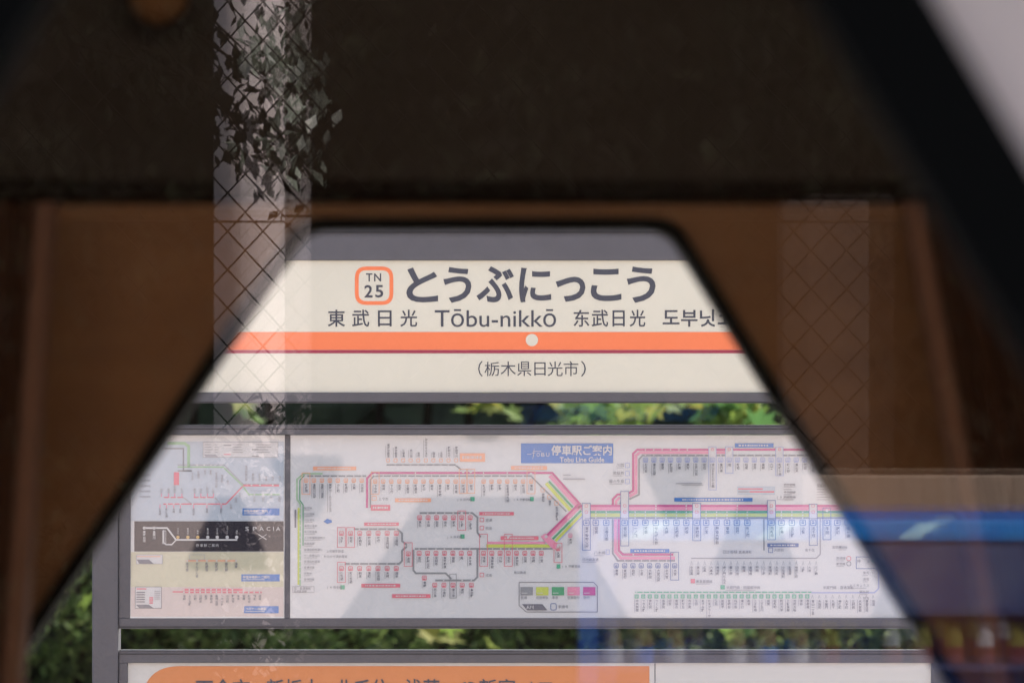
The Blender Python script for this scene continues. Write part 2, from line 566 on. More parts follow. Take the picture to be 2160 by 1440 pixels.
mp(Print().rect(276, 1163, 598, 1237), 'beige_field', M['beige'], 1)
mp(Print().rect(276, 1237.3, 598, 1299), 'pink_field', M['pink_paper'], 1)

LN = {}     # ink -> Print for lines
def L(inkname, layer=2):
    return LN.setdefault((inkname, layer), Print())
TX, TL = Print(), Print()
def dots(xs, y, r=1.6, inkname='p_white', layer=4):
    for x in xs: L(inkname, layer).disc(x, y, r, 8)
def stations(names, x0, dx, ytop, inkname, size=6.2, sub=True, boxed=(), bh=64, btop=None, up=False, sq=11, T=None):
    T = T or TX
    for i, nm in enumerate(names):
        if not nm: continue
        x = x0 + dx * i
        if up:
            L(inkname, 3).frame(x - sq / 2, ytop - sq, x + sq / 2, ytop, 1.2, 2.5)
            T.col(nm, x + 1, ytop - sq - 2, size, up=True)
            TL.rect(x - 5, ytop - sq - 2 - size * .9 * len(nm), x - 3.9, ytop - sq - 2)
            continue
        L(inkname, 3).frame(x - sq / 2, ytop, x + sq / 2, ytop + sq, 1.3, 3)
        L(inkname, 3).rect(x - 2.4, ytop + 3.2, x + 2.4, ytop + 4.4).rect(x - 2.8, ytop + 6, x + 2.8, ytop + 8.4)
        T.col(nm, x + 1, ytop + sq + 2, size)
        if sub: TL.rect(x - 5, ytop + sq + 2, x - 3.9, ytop + sq + 2 + size * (.9 * len(nm) + .6))
        if i in boxed:
            bt = btop if btop is not None else ytop - 24
            L(inkname, 5).frame(x - 9, bt, x + 9, bt + bh, 1.2)
            L('p_white', 4).disc(x, bt + 6, 3, 10)
def banner(x0, y0, x1, y1, m, marks=True):
    mp(Print().rect(x0, y0, x1, y1), 'line_name_bar', M[m], 3)
    if marks:
        h = y1 - y0; x = x0 + (x1 - x0) * .1
        while x < x0 + (x1 - x0) * .88:
            w = random.uniform(2, 5)
            L('p_white', 4).rect(x, y0 + h * .32, x + w, y0 + h * .68)
            x += w + random.uniform(1, 2.5)
def caption(x, y, text, sq=None, size=7, right=False):
    TX.row(text, x, y, size, right=right)
    w = size * len(text)
    xx = x - w if right else x
    TL.rect(xx, y + 2.2, xx + w * .85, y + 3.3)
    if sq: L(sq[1], 3).rect(sq[0], y - 7, sq[0] + 9, y + 2)
# title plate
mp(Print().rect(1099, 934, 1294, 976), 'title_plate', M['p_blue'], 2)
Wt = L('p_white', 4)
Wt.fit('停車駅ご案内', 1163, 938, 1291, 960, .022, 2)
Wt.fit('Tobu Line Guide', 1181, 963, 1275, 974, .02, 2)
for ch, x in zip('TOBU', (1122, 1132, 1142, 1152)):
    Wt.fit(ch, x, 954, x + 7, 962, 0, 2)
Wt.line([(1112, 957), (1121, 957)], 1).line([(1127, 946), (1124, 967)], .9).line([(1124, 951), (1142, 951)], .8)
# kinugawa line, top left
stations(['新藤原', '鬼怒川公園', '鬼怒川温泉', '東武ワールドスクエア', '小佐越', '新高徳', '大桑', '大谷向'], 645, 16.8, 1008, 'p_salmon', boxed=(0,), bh=46, btop=996, sq=9)
L('p_grey').line([(648, 1003), (772, 1003)], 3.4); dots([662 + 16.8 * i for i in range(7)], 1003)
L('p_pale_green').line([(680, 998), (640, 998), (626, 1010), (626, 1052), (633, 1062), (633, 1234)], 3.2)
L('p_green').line([(645, 1001), (641, 1002), (632, 1012), (632, 1054), (639, 1064), (639, 1150)], 2)
L('p_lime').line([(629.5, 1070), (629.5, 1232)], 4)
for i, nm in enumerate(['龍王峡', '川治温泉', '川治湯元', '湯西川温泉', '中三依温泉', '上三依塩原温泉口', '男鹿高原', '会津高原尾瀬口', '七ヶ岳登山口', '会津山村道場', '会津荒海', '中荒井', '会津田島']):
    TX.row(nm, 641, 1073 + 12.5 * i, 5.6)
    TL.rect(641, 1075 + 12.5 * i, 641 + 4.6 * len(nm), 1076 + 12.5 * i)
    L('p_white', 4).disc(633, 1070 + 12.5 * i, 1.5, 8)
L('p_text_light', 3).frame(617, 1235, 663, 1249, 1); TX.row('至 会津若松', 620, 1242, 6).row('会津鉄道線', 620, 1248, 5.4)
L('p_text', 3).rect(621, 1074, 624.5, 1112)
banner(660, 983, 751, 991, 'p_salmon'); banner(833, 1050, 909, 1058, 'p_salmon'); banner(1078, 982, 1154, 990, 'p_salmon')
banner(970, 955, 1023, 973, 'p_salmon')
# utsunomiya branch (labels above)
stations(['東武宇都宮', '南宇都宮', '江曽島', '西川田', '安塚', 'おもちゃのまち', '国谷', '壬生', '野州大塚', '野州平川'], 818, 16, 974, 'p_salmon', up=True, sq=8, size=5.8, T=TX)
L('p_grey').line([(815, 979.5), (960, 979.5), (973, 990)], 3.4); dots([818 + 16 * i for i in range(1, 10)], 979.5, 1.4)
# nikko line
L('p_magenta').line([(774, 1070), (774, 1008), (785, 996.5), (1165, 996.5), (1224, 1063)], 4.6)
L('p_grey').line([(781, 1070), (781, 1011), (788, 1003), (1120, 1003), (1195, 1078)], 3.2)
stations(['下今市', '明神', '下小代', '板荷', '北鹿沼', '新鹿沼', '樅山', '楡木', '東武金崎', '家中', '合戦場'], 791, 17, 1010, 'p_salmon', boxed=(0,), bh=48, btop=994, sq=9)
stations(['新栃木', '栃木'], 977, 16, 1010, 'p_salmon', boxed=(0, 1), bh=52, btop=988, sq=9)
stations(['新大平下', '静和', '藤岡', '板倉東洋大前', '柳生', '新古河', '栗橋'], 1020, 16.7, 1010, 'p_salmon', boxed=(6,), bh=48, btop=993, sq=9)
dots([808 + 17 * i for i in range(10)] + [1020 + 16.7 * i for i in range(6)], 1003)
dots([876, 1020, 1070], 996.5)
banner(782, 1064, 823, 1076, 'p_red'); L('p_salmon', 5).frame(784, 1045, 794, 1055, 1.2)
TX.row('上今市', 798, 1054, 7).row('JR日光線', 985 - 20, 1055, 6).row('JR宇都宮線', 1084, 1055, 6)
L('p_teal', 3).rect(992, 1047, 1001, 1056).rect(1118, 1047, 1126, 1056)
for nm, x, y in (('南栗橋', 1145, 1028), ('幸手', 1159, 1043), ('杉戸高野台', 1174, 1056)):
    L('p_salmon', 3).frame(x - 4.5, y, x + 4.5, y + 9, 1, 2); TX.col(nm, x + 1, y + 11, 6)
# parallel service bands into the junction
L('p_pink').line([(1160, 1002), (1222, 1071)], 8)
L('p_green').line([(1158, 1014), (1208, 1069)], 4); L('p_lime').line([(1152, 1018), (1203, 1075)], 7)
L('p_magenta', 3).line([(1224, 1061), (1219, 1064), (1146, 1136), (1022, 1136)][:3], 4.6)
L('p_pink').line([(1224, 1067), (1152, 1138)], 6)
L('p_green').line([(1226, 1076), (1166, 1136)], 4); L('p_lime').line([(1228, 1082), (1172, 1140)], 5.5)
L('p_paleblue').line([(1228, 1089), (1178, 1140)], 2)
L('p_pink', 3).line([(1028, 1144), (1150, 1144)], 5); L('p_lime', 3).line([(1026, 1150.5), (1160, 1150.5)], 6.5); L('p_grey', 3).line([(1026, 1156.5), (1166, 1156.5)], 3.6)
L('p_pink', 4).poly([(1140, 1131), (1150, 1124), (1176, 1146), (1172, 1158), (1164, 1155)])
L('p_white', 5).disc(1152, 1131, 3.4, 12).disc(1152, 1131, 2, 12)
banner(1056, 1130, 1136, 1138, 'p_red')
# isesaki line stations
stations(['館林', '茂林寺前', '川俣', '羽生', '南羽生', '加須', '花崎', '鷲宮'], 1020, 17.4, 1161, 'p_red', boxed=(0, 3), bh=69, btop=1125, sq=10)
stations(['久喜'], 1177, 17, 1151, 'p_red', boxed=(0,), bh=42, btop=1144, sq=10)
stations(['和戸'], 1203, 17, 1124, 'p_pink', sq=9)
TX.row('JR宇都宮線', 1186, 1196, 6.4); L('p_teal', 3).rect(1174, 1189, 1182, 1198)
TX.row('秩父鉄道', 1084, 1209, 6.4)
G = L('p_grey')
G.line([(885, 1081), (996, 1081), (1007, 1090), (1007, 1122), (1014, 1132)], 4)
G.line([(875, 1156.5), (1026, 1156.5)], 4)
G.line([(1007, 1157), (1007, 1216), (1000, 1223), (918, 1223)], 4)
G.line([(872, 1158), (872, 1202), (877, 1208), (940, 1208), (952, 1220)], 4)
G.line([(746, 1115), (838, 1115), (848, 1124), (848, 1140), (860, 1150)], 4)
G.line([(727, 1188), (842, 1188), (848, 1182), (848, 1160), (858, 1152)], 4)
stations(['葛生', '多田', '田沼', '吉水', '堀米', '佐野', '佐野市'], 885, 17.8, 1086, 'p_red', boxed=(5,), bh=42, btop=1076, sq=10)
stations(['韮川', '野州山辺', '足利市', '東武和泉', '福居', '県', '多々良'], 884, 17.8, 1161, 'p_red', sq=10)
stations(['赤城', '相老', '新桐生', '阿左美', '藪塚', '治良門橋', '三枚橋'], 720, 19.3, 1119, 'p_red', boxed=(0, 1), bh=43, btop=1111, sq=10)
stations(['太田'], 861, 10, 1162, 'p_red', boxed=(0,), bh=51, btop=1143, sq=10)
stations(['伊勢崎', '新伊勢崎', '剛志', '境町', '世良田', '木崎', '細谷'], 720, 19.3, 1193, 'p_red', boxed=(0,), bh=44, btop=1184, sq=10)
stations(['竜舞'], 895, 10, 1213, 'p_red', sq=10)
stations(['西小泉', '小泉町', '東小泉', '篠塚', '本中野'], 917, 19.3, 1228, 'p_red', sq=10)
L('p_grey', 5).frame(948, 1209, 963, 1261, 1.2)
for x, y, nm in ((1012, 1091, '渡瀬'), (1012, 1108, '田島'), (1012, 1207, '成島')):
    L('p_red', 3).frame(x, y, x + 9, y + 9, 1.2); TX.row(nm, x + 12, y + 8, 7.2)
dots([902, 920, 938, 956, 991], 1081); dots([884 + 17.8 * i for i in range(7)], 1156.5); dots([758 + 19.3 * i for i in range(5)], 1115)
dots([739 + 19.3 * i for i in range(6)], 1188); dots([1039 + 17.4 * i for i in range(7)], 1156.5); dots([936, 975, 994], 1223)
banner(1011, 1079, 1084, 1086, 'p_red'); banner(768, 1101, 841, 1108, 'p_red'); banner(762, 1230, 844, 1238, 'p_red'); banner(827, 1252, 908, 1260, 'p_red')
TX.row('JR両毛線', 690, 1240, 6.4); L('p_teal', 3).rect(718, 1233, 727, 1242)
TX.row('JR両毛線', 944, 1134, 6.2); L('p_teal', 3).rect(971, 1126, 980, 1135)
TX.row('上毛電気鉄道', 688, 1164, 6.2).row('わたらせ渓谷鐵道', 683, 1175, 6.2)
L('p_blue', 3).poly([(682, 1099), (690, 1093), (699, 1096), (700, 1101), (690, 1104)])
# trunk line
L('p_magenta').line([(1224, 1066), (1968, 1066)], 4.8)
L('p_pink').line([(1226, 1072), (1968, 1072)], 7)
L('p_green').line([(1230, 1079), (1968, 1079)], 4.6)
L('p_lime').line([(1232, 1085.5), (1968, 1085.5)], 7.5)
L('p_grey').line([(1234, 1091.5), (1968, 1091.5)], 3.6)
trunk = ['東武動物公園', '姫宮', '北春日部', '春日部', '一ノ割', '武里', 'せんげん台', '大袋', '北越谷', '越谷', '南越谷', '蒲生', '獨協大学前', '草加', '谷塚', '竹ノ塚', '西新井', '梅島', '五反野', '小菅', '北千住']
xs = [1237, 1257, 1279, 1318] + [1340 + 21.8 * i for i in range(5)] + [1448, 1470, 1490, 1512, 1534, 1555, 1577, 1628, 1649, 1671, 1694, 1716]
for i, nm in enumerate(trunk):
    stations([nm], xs[i], 1, 1095, 'p_navy', size=7.4, boxed=(0,) if nm in ('東武動物公園', '春日部', '南越谷', '西新井', '北千住') else (), bh={'東武動物公園': 100, '春日部': 116, '南越谷': 80, '西新井': 84, '北千住': 88}.get(nm, 0), btop={'東武動物公園': 1060, '春日部': 1035, '南越谷': 1060, '西新井': 1054, '北千住': 1062}.get(nm), sq=13)
stations(['牛田', '堀切', '鐘ヶ淵', '東向島', '曳舟'], 1745, 22, 1095, 'p_navy', size=8, boxed=(0,), bh=68, btop=1070, sq=13)
for x in xs[1:3] + xs[4:10] + xs[11:16] + xs[17:20]:
    L('p_white', 4).disc(x, 1079, 1.6, 8).disc(x, 1085.5, 1.6, 8).disc(x, 1091.5, 1.6, 8)
for x in (1384, 1448, 1556): L('p_white', 4).disc(x, 1066, 1.8, 8).disc(x, 1072, 1.8, 8)
for x, y0, y1 in ((1237, 1061, 1092), (1318, 1036, 1092), (1470, 1061, 1092), (1628, 1055, 1092), (1716, 1063, 1092)):
    L('p_white', 3).rect(x - 8, y0, x + 8, y1)
    for yy in (1066, 1079): L('p_red', 5).frame(x - 3.4, yy - 3.4, x + 3.4, yy + 3.4, 1, 3)
# noda line up
L('p_magenta').line([(1293, 1064), (1293, 1052), (1303, 1042), (1318, 1042)], 4.6); L('p_magenta').line([(1322, 1042), (1336, 1034), (1336, 956), (1345, 947.5), (1968, 947.5)], 4.6)
L('p_pink').line([(1300, 1064), (1300, 1056), (1308, 1048)], 5); L('p_pink').line([(1328, 1046), (1342, 1038), (1342, 960), (1350, 953.5), (1540, 953.5)], 6)
L('p_grey').line([(1308, 1062), (1310, 1056)], 3.4); L('p_grey').line([(1328, 1052), (1348.5, 1042), (1348.5, 968), (1356, 959.5), (1968, 959.5)], 3.6)
noda = ['七光台', '清水公園', '愛宕', '野田市', '梅郷', '運河', '江戸川台', '初石', '流山おおたかの森', '豊四季', '柏', '新柏', '増尾', '逆井', '高柳', '六実', '新鎌ヶ谷', '鎌ヶ谷', '馬込沢', '塚田', '新船橋', '船橋']
stations(noda, 1362, 17.7, 964, 'p_paleblue', size=6.4, sq=10.5)
for i, bh in ((8, 92), (10, 57), (16, 62)):
    x = 1362 + 17.7 * i
    L('p_paleblue', 5).frame(x - 8.5, 941, x + 8.5, 941 + bh, 1.2); L('p_white', 3).rect(x - 7.3, 942, x + 7.3, 962); L('p_red', 5).frame(x - 3, 944, x + 3, 950, 1, 3)
dots([1362 + 17.7 * i for i in range(22)], 959.5, 1.5); dots([1362 + 17.7 * i for i in range(6)], 947.5, 1.5)
banner(1551, 934, 1633, 943, 'p_blue'); banner(1423, 1049, 1588, 1057, 'p_blue'); banner(1330, 1157, 1412, 1165, 'p_blue'); banner(1619, 1145, 1685, 1153, 'p_navy')
for nm, y in (('川間', 983), ('南桜井', 1000), ('藤の牛島', 1017)):
    L('p_paleblue', 3).frame(1319, y - 8, 1329, y + 3, 1.2, 2); caption(1317, y, nm, size=8, right=True)
# noda line down
L('p_magenta').line([(1305.5, 1094), (1305.5, 1160), (1314, 1168.5), (1424, 1168.5)], 5)
L('p_pink').line([(1298.5, 1094), (1298.5, 1163), (1310, 1176), (1424, 1176)], 6.5)
L('p_grey').line([(1292.5, 1094), (1292.5, 1166), (1303, 1181.5), (1424, 1181.5)], 3.6)
stations(['豊春', '東岩槻', '岩槻', '七里', '大和田', '大宮公園', '北大宮', '大宮'], 1300, 17.6, 1187, 'p_navy', size=6.6, boxed=(7,), bh=60, btop=1163, sq=10.5)
dots([1318 + 17.6 * i for i in range(6)], 1181.5, 1.5); dots([1336], 1168.5, 1.8)
L('p_paleblue', 3).frame(1278, 1158, 1286, 1169, 1.2); caption(1277, 1168, '八木崎', size=8, right=True)
caption(1228, 1182, '日光線直通', size=7); caption(1640, 980 + 70, 'JR武蔵野線', size=6.5)
# hibiya line
L('p_text_light').line([(1458, 1176.5), (1722, 1176.5), (1731, 1168), (1731, 1094)], 2.6)
hib = ['中目黒', '恵比寿', '広尾', '六本木', '神谷町', '虎ノ門ヒルズ', '霞ケ関', '日比谷', '銀座', '東銀座', '築地', '八丁堀', '茅場町', '人形町', '小伝馬町', '秋葉原', '仲御徒町', '上野', '入谷', '三ノ輪']
for i, nm in enumerate(hib):
    x = 1459 + 13.85 * i
    L('p_text_light', 3).line([(x - 2, 1191), (x, 1183), (x + 2, 1191)], 1); TX.col(nm, x, 1193, 6.3); TL.rect(x - 5, 1193, x - 4, 1193 + 6.6 * len(nm))
L('p_grey').line([(1612, 1094), (1612, 1160)], 3)
TX.row('日比谷線', 1524, 1166, 8).row('直通運転', 1558, 1166, 7); TX.row('大師前', 1633, 1162, 7); L('p_navy', 3).frame(1621, 1154, 1631, 1165, 1.2)
TX.row('南千住', 1698, 1162, 7); TX.row('浅草線', 1755, 1156, 7)
L('p_red', 3).rect(1457, 1220, 1466, 1229); caption(1468, 1228, '東急東横線', size=7)
L('p_teal', 3).rect(1520, 1233, 1529, 1242); caption(1532, 1241, '半蔵門線・田園都市線', size=7.2)
TX.row('半蔵門線 直通運転', 1736, 1241, 7.2)
# bottom line
bot = ['中央林間', 'つきみ野', '南町田', 'つくし野', '長津田', '田奈', '青葉台', '藤が丘', '市が尾', '江田', 'あざみ野', 'たまプラーザ', '鷺沼', '宮前平', '宮崎台', '梶が谷', '溝の口', '高津', '二子新地', '二子玉川', '用賀', '桜新町', '駒沢大学', '三軒茶屋', '池尻大橋', '渋谷', '表参道']
L('p_teal').line([(1340, 1248), (1712, 1248)], 2.6)
for i, nm in enumerate(bot):
    x = 1343 + 13.85 * i
    L('p_teal', 3).rect(x - 4.3, 1252.5, x + 4.3, 1261); L('p_white', 4).rect(x - 2.4, 1255, x + 2.4, 1256).rect(x - 2.4, 1257.5, x + 2.4, 1258.5)
    TX.col(nm, x + 1, 1263, 6.4); TL.rect(x - 5, 1263, x - 4, 1263 + 6.8 * len(nm)); L('p_white', 4).disc(x, 1248, 1.3, 8)
L('p_paleblue').line([(1712, 1249), (1845, 1249), (1854, 1240), (1854, 1204), (1848, 1196)], 2.6)
for i, nm in enumerate(['青山一丁目', '永田町', '半蔵門', '九段下', '神保町', '大手町', '三越前', '水天宮前', '清澄白河', '住吉']):
    x = 1714 + 14.2 * i
    L('p_text_light', 3).line([(x - 2, 1261), (x, 1254), (x + 2, 1261)], 1); TX.col(nm, x + 1, 1264, 6.4); TL.rect(x - 5, 1264, x - 4, 1264 + 6.8 * len(nm))
for i, nm in enumerate(['曳舟', '浅草', 'とうきょうスカイツリー', '錦糸町', '住吉']):
    caption(1834, 1210 + 13.4 * i, nm[:6], size=7, right=True)
L('p_navy', 4).frame(1806, 1173, 1858, 1199, 1.3); TX.row('押', 1808, 1186, 8).row('上', 1828, 1186, 8); L('p_teal', 3).disc(1844, 1181, 5, 12)
L('p_red', 4).frame(1786, 1172, 1796, 1182, 1.2, 5); L('p_text', 4).frame(1786, 1183, 1796, 1193, 1.2, 5)
caption(1784, 1179, '京成線', size=6.6, right=True); caption(1784, 1191, '都営線', size=6.6, right=True); caption(1770, 1156, '牛田線', size=6)
for i in range(7):
    w = random.uniform(20, 34)
    TL.rect(1654, 1020 + i * 5.4, 1654 + w * .8, 1021.3 + i * 5.4); TL.rect(1724, 1020 + i * 5.4, 1724 + w, 1021.3 + i * 5.4)
TX.row('日比谷線', 1654, 1024, 6.2).row('千代田線', 1654, 1040, 6.2).row('常磐線', 1724, 1026, 6.2)
L('pale_blue', 2).rect(1556, 1025, 1636, 1043); L('p_red', 3).rect(1558, 1029, 1610, 1031.6).rect(1582, 1035, 1634, 1038); TL.rect(1558, 1035, 1580, 1038)
TL.rect(1426, 1018, 1482, 1020).rect(1440, 1022, 1484, 1023.2).rect(1188, 1000, 1204, 1002).rect(1188, 1008, 1234, 1011)
# legend
L('p_text', 3).line([(1095, 1227), (1252, 1227), (1260, 1235), (1260, 1289.5), (1110, 1289.5), (1095, 1276), (1095, 1227)], 1.3)
for x, m in ((1098, 'p_grey'), (1131, 'p_lime'), (1164, 'p_green'), (1197, 'p_pink'), (1230, 'p_magenta')):
    mp(Print().rect(x, 1237, x + 26, 1254.5), 'legend_swatch', M[m], 3); L('p_white', 4).rect(x + 2, 1249, x + 14, 1250.3)
for x, s_ in ((1098, '普通'), (1131, '区間準急'), (1164, '準急'), (1197, '区間急行'), (1230, '急行')):
    TX.row(s_, x, 1262, 6.4 if len(s_) > 2 else 7)
L('p_text', 3).poly([(1101, 1273), (1144, 1273), (1155, 1286), (1112, 1286)]); L('p_white', 4).row('凡例', 1110, 1282.6, 8, off=.02)
L('p_navy', 3).frame(1161, 1271, 1174, 1286, 1.4, 4); TX.row('駅番号', 1178, 1281, 7)
# express map on the left sheet
A = L('p_pale_green')
A.line([(352, 934), (388, 934), (397, 940), (397, 985)], 6); A.line([(374, 984), (470, 984), (512, 1024), (524, 1042), (590, 1042)], 3)
L('p_grey').line([(340, 945), (386, 945), (386, 992), (404, 992)], 3); L('p_grey').line([(374, 992), (404, 992)], 3)
L('p_text_light', 2).line([(374, 979.5), (472, 979.5), (512, 1020), (588, 1020)], 2)
L('p_red', 2).line([(512, 1023), (588, 1023)], 3.6).line([(512, 1024), (476, 1062), (468, 1062), (344, 1062)], 2.6).line([(345, 1048), (386, 1048)], 2.4).line([(408, 1048), (450, 1048)], 2.4)
L('p_text_light', 2).line([(386, 1048), (404, 1062)], 2).line([(452, 1048), (466, 1062)], 2)
L('p_red', 3).rect(366, 995, 377, 1022)
dots([415, 430, 444], 980, 2); dots([358, 372, 420, 435], 1048, 1.8); dots([352, 366, 380, 406, 436, 466], 1062, 1.8); dots([530, 548, 575], 1022, 2); dots([536, 555, 572], 1042, 1.8)
for x, nm in ((340, '赤城'), (355, '相老'), (368, '新桐生'), (383, '藪塚'), (410, '葛生'), (423, '田沼'), (437, '佐野市'), (450, '佐野')):
    TL.col(nm, x, 1040, 5.6, up=True); L('p_pink', 3).rect(x - 1, 1040, x + 1, 1047)
for x, nm in ((337, '伊勢崎'), (351, '新伊勢崎'), (366, '木崎'), (380, '太田'), (408, '足利市'), (436, '館林'), (466, '羽生')):
    TX.col(nm, x, 1071, 5); L('p_pink', 3).rect(x - 1, 1063, x + 1, 1071)
for x, nm in ((405, '下今市'), (418, '新鹿沼'), (432, '栃木'), (444, '静和'), (456, '板倉東洋大前'), (468, '南栗橋'), (480, '幸手'), (487, '久喜'), (497, '加須'), (506, '和戸')):
    TL.col(nm, x, {405: 996, 418: 992, 432: 990, 444: 990, 456: 995, 468: 1000, 480: 1012, 487: 1062, 497: 1048, 506: 1038}[x], 5.4)
for x, nm in ((519, '東武動物公園'), (533, '春日部'), (547, '北千住'), (561, '浅草'), (575, '曳舟'), (590, '押上')):
    TL.col(nm, x, 1014, 5.6, up=True)
for x, nm in ((536, '大宮'), (555, '岩槻'), (572, '柏'), (589, '船橋')): TL.col(nm, x, 1046, 5.6)
for i in range(5): TX.row('特急停車駅', 294, 1003 + 11.4 * i, 4.6)
TL.row('アーバンパークライン', 527, 1036, 5.2)
L('p_white', 2).rect(427, 931, 586, 964); L('p_text_light', 3).frame(427, 931, 586, 964, 1)
L('p_text_light', 3).poly([(429, 957.5), (454, 957.5), (460, 963), (434, 963)])
for x0_, x1_ in ((431, 448), (452, 462), (490, 520), (540, 575)):
    for k in range(4): TL.rect(x0_, 936 + k * 5.4, x0_ + (x1_ - x0_) * random.uniform(.6, 1), 937.4 + k * 5.4)
L('p_grey', 3).rect(471, 937, 487, 939.5); L('p_red', 3).rect(471, 956.5, 486, 958.5); L('p_grey', 3).rect(531, 946, 545, 948.5).rect(531, 960, 545, 962)
def chip(x0, y0, x1, y1, text):
    mp(Print().rect(x0, y0, x1, y1), 'caption_plate', M['p_blue'], 2); L('p_white', 4).row(text, x0 + 3, y0 + 8.4, 6.6, adv=.95, off=.02).rect(x0 + 3, y0 + 10.6, x0 + (x1 - x0) * .6, y0 + 11.8)
chip(511, 1071, 589, 1086, '特急停車駅ご案内'); chip(509, 1210, 590, 1225, '特急停車駅のご案内'); chip(515, 1277, 588, 1292, 'ライナー停車駅')
# black band with the limited express line
Wl = L('p_white', 3)
Wl.line([(303, 1112.6), (352, 1112.6), (371, 1137.5), (500, 1137.5)], 3.4).line([(371, 1138), (362, 1147.5), (350, 1147.5), (345, 1143), (345, 1117)], 2.6)
for x, m, nm in ((375, 'p_gold', '下今市'), (396, 'p_gold', '新鹿沼'), (417, 'p_gold', '栃木'), (438, 'p_white', '春日部'), (458, 'p_white', '北千住'), (479, 'p_white', 'スカイツリー'), (499, 'p_white', '浅草')):
    L(m, 4).disc(x, 1132, 3.6, 10); L('p_white', 4).col(nm[:4], x, 1126, 4.6, up=True, off=0)
for x, nm in ((304, '東武日光'), (325, '鬼怒川')): Wl.col(nm, x, 1118, 6.2); Wl.disc(x, 1112.6, 3.4, 10)
Wl.frame(342, 1118, 350, 1146, 1)
Wl.fit('S', 517, 1110, 525, 1118.5).fit('P', 533, 1110, 541, 1118.5).fit('A', 547, 1110, 556, 1118.5).fit('C', 562, 1110, 570, 1118.5).fit('I', 576, 1110, 577.4, 1118.5).fit('A', 582, 1110, 591, 1118.5)
Wl.line([(545, 1126), (562, 1137)], 1.6).line([(562, 1126), (545, 1137)], 1)
Wl.row('停車駅ご案内', 413, 1152, 7.2, adv=1.15)
# beige and pink fields
L('p_white', 2).rect(287, 1168.5, 343, 1188.5); L('p_text_light', 3).frame(287, 1168.5, 343, 1188.5, 1); L('p_text', 3).poly([(288, 1179), (314, 1179), (324, 1188), (294, 1188)]); L('p_salmon', 3).rect(289, 1172, 338, 1173.6)
L('p_salmon', 3).line([(392, 1181.5), (500, 1181.5)], 2.6); dots([395 + 20.6 * i for i in range(6)], 1181.5, 2)
for i, nm in enumerate(['北千住', 'せんげん台', '新越谷', '西新井', '春日部・', '浅草']): TX.col(nm, 395 + 20.6 * i, 1185, 6.4)
L('p_text_light', 3).frame(399, 1168.5, 432, 1180, .9)
L('p_white', 2).rect(285, 1236, 341, 1282); L('p_text', 3).frame(285, 1236, 341, 1282, 1); L('p_text', 3).poly([(287, 1274), (314, 1274), (324, 1281), (294, 1281)]); L('p_red', 3).rect(288, 1239.5, 309, 1242)
for k in range(5): TX.rect(288, 1247 + k * 5, 306, 1249 + k * 5); TL.rect(326, 1245 + k * 4, 338, 1246.6 + k * 4); L('p_red', 3).rect(315, 1258 + k * 3, 323, 1260 + k * 3)
L('p_red', 3).line([(364, 1247), (386, 1247)], 2.6).line([(386, 1242.5), (512, 1242.5)], 4.4).line([(386, 1248), (552, 1248)], 3.4)
dots([388 + 11.4 * i for i in range(15)], 1248, 1.8); dots([388 + 11.4 * i for i in range(10)], 1242.5, 1.8)
for i, nm in enumerate(['池袋', 'ふじみ野', '川越', '川越市', '坂戸', '東松山', '森林公園', 'つきのわ', '小川町', '和光市', '志木', '朝霞', '新河岸', '鶴瀬', '成増']): TX.col(nm, 389 + 11.4 * i, 1253, 5.8)

names = {'p_white': 'white_print', 'p_grey': 'grey_route_line', 'p_magenta': 'magenta_route_line', 'p_pink': 'pink_route_line', 'p_green': 'green_route_line', 'p_lime': 'lime_route_line',
         'p_pale_green': 'pale_green_route_line', 'p_red': 'red_print', 'p_salmon': 'salmon_print', 'p_navy': 'navy_station_mark', 'p_blue': 'blue_title_print', 'p_teal': 'teal_station_mark',
         'p_paleblue': 'pale_blue_station_mark', 'p_text': 'dark_box_print', 'p_text_light': 'grey_box_print', 'p_gold': 'gold_station_mark', 'pale_blue': 'pale_blue_note_field'}
for (nm, layer), p in LN.items():
    mp(p, names[nm], M[nm], layer, 'stuff')
mp(TX, 'station_lettering', M['p_text'], 6, 'stuff')
mp(TL, 'small_lettering', M['p_text_light'], 5, 'stuff')

# ------------------------------------------------------------------ direction board (lowest)
db = sbox('direction_board', 269.5, 1397.5, 1964.5, 1759.5, .006, .05, M['low_white'], bevel=0)
o_ = round_poly([(300, 1404), (1370, 1404), (1370, 1752), (300, 1752)], [80, 2, 2, 80], 12)
pr(Print().poly(o_), 'orange_direction_field', M['low_orange'], db, 1, 12.006)
t = Print()
for s_, x0_, x1_ in (('下今市', 413, 527), ('新栃木', 562, 676), ('北千住', 708, 820), ('浅草', 855, 927), ('JR新宿', 972, 1087)):
    pr(Print().fit(s_, x0_, 1431, x1_, 1474, off=.014, res=2), 'destination_name', M['ink_grey'], db, 2, 12.006)['kind'] = 'stuff'
t.fit('方面', 1107, 1436, 1165, 1466, off=.012, res=2)
pr(t, 'direction_word', M['ink_grey'], db, 2, 12.006)['kind'] = 'stuff'
pr(Print().rect(1381, 1398, 1382.6, 1759), 'panel_joint', M['metal_line'], db, 1, 12.006)

# ------------------------------------------------------------------ the train carriage
car = tag(empty('train_carriage', (0, 4.9, -.85)), 'white train carriage with black framed trapezoid windows on both sides', 'train carriage')
CO = Vector((0, 4.9, -.85))
def rel(o):
    """the mesh was written in world space; hang it under the carriage"""
    o.parent = car
    o.matrix_parent_inverse = Matrix.Translation(-CO)
    return o
NY, FY = 3.50, 6.20
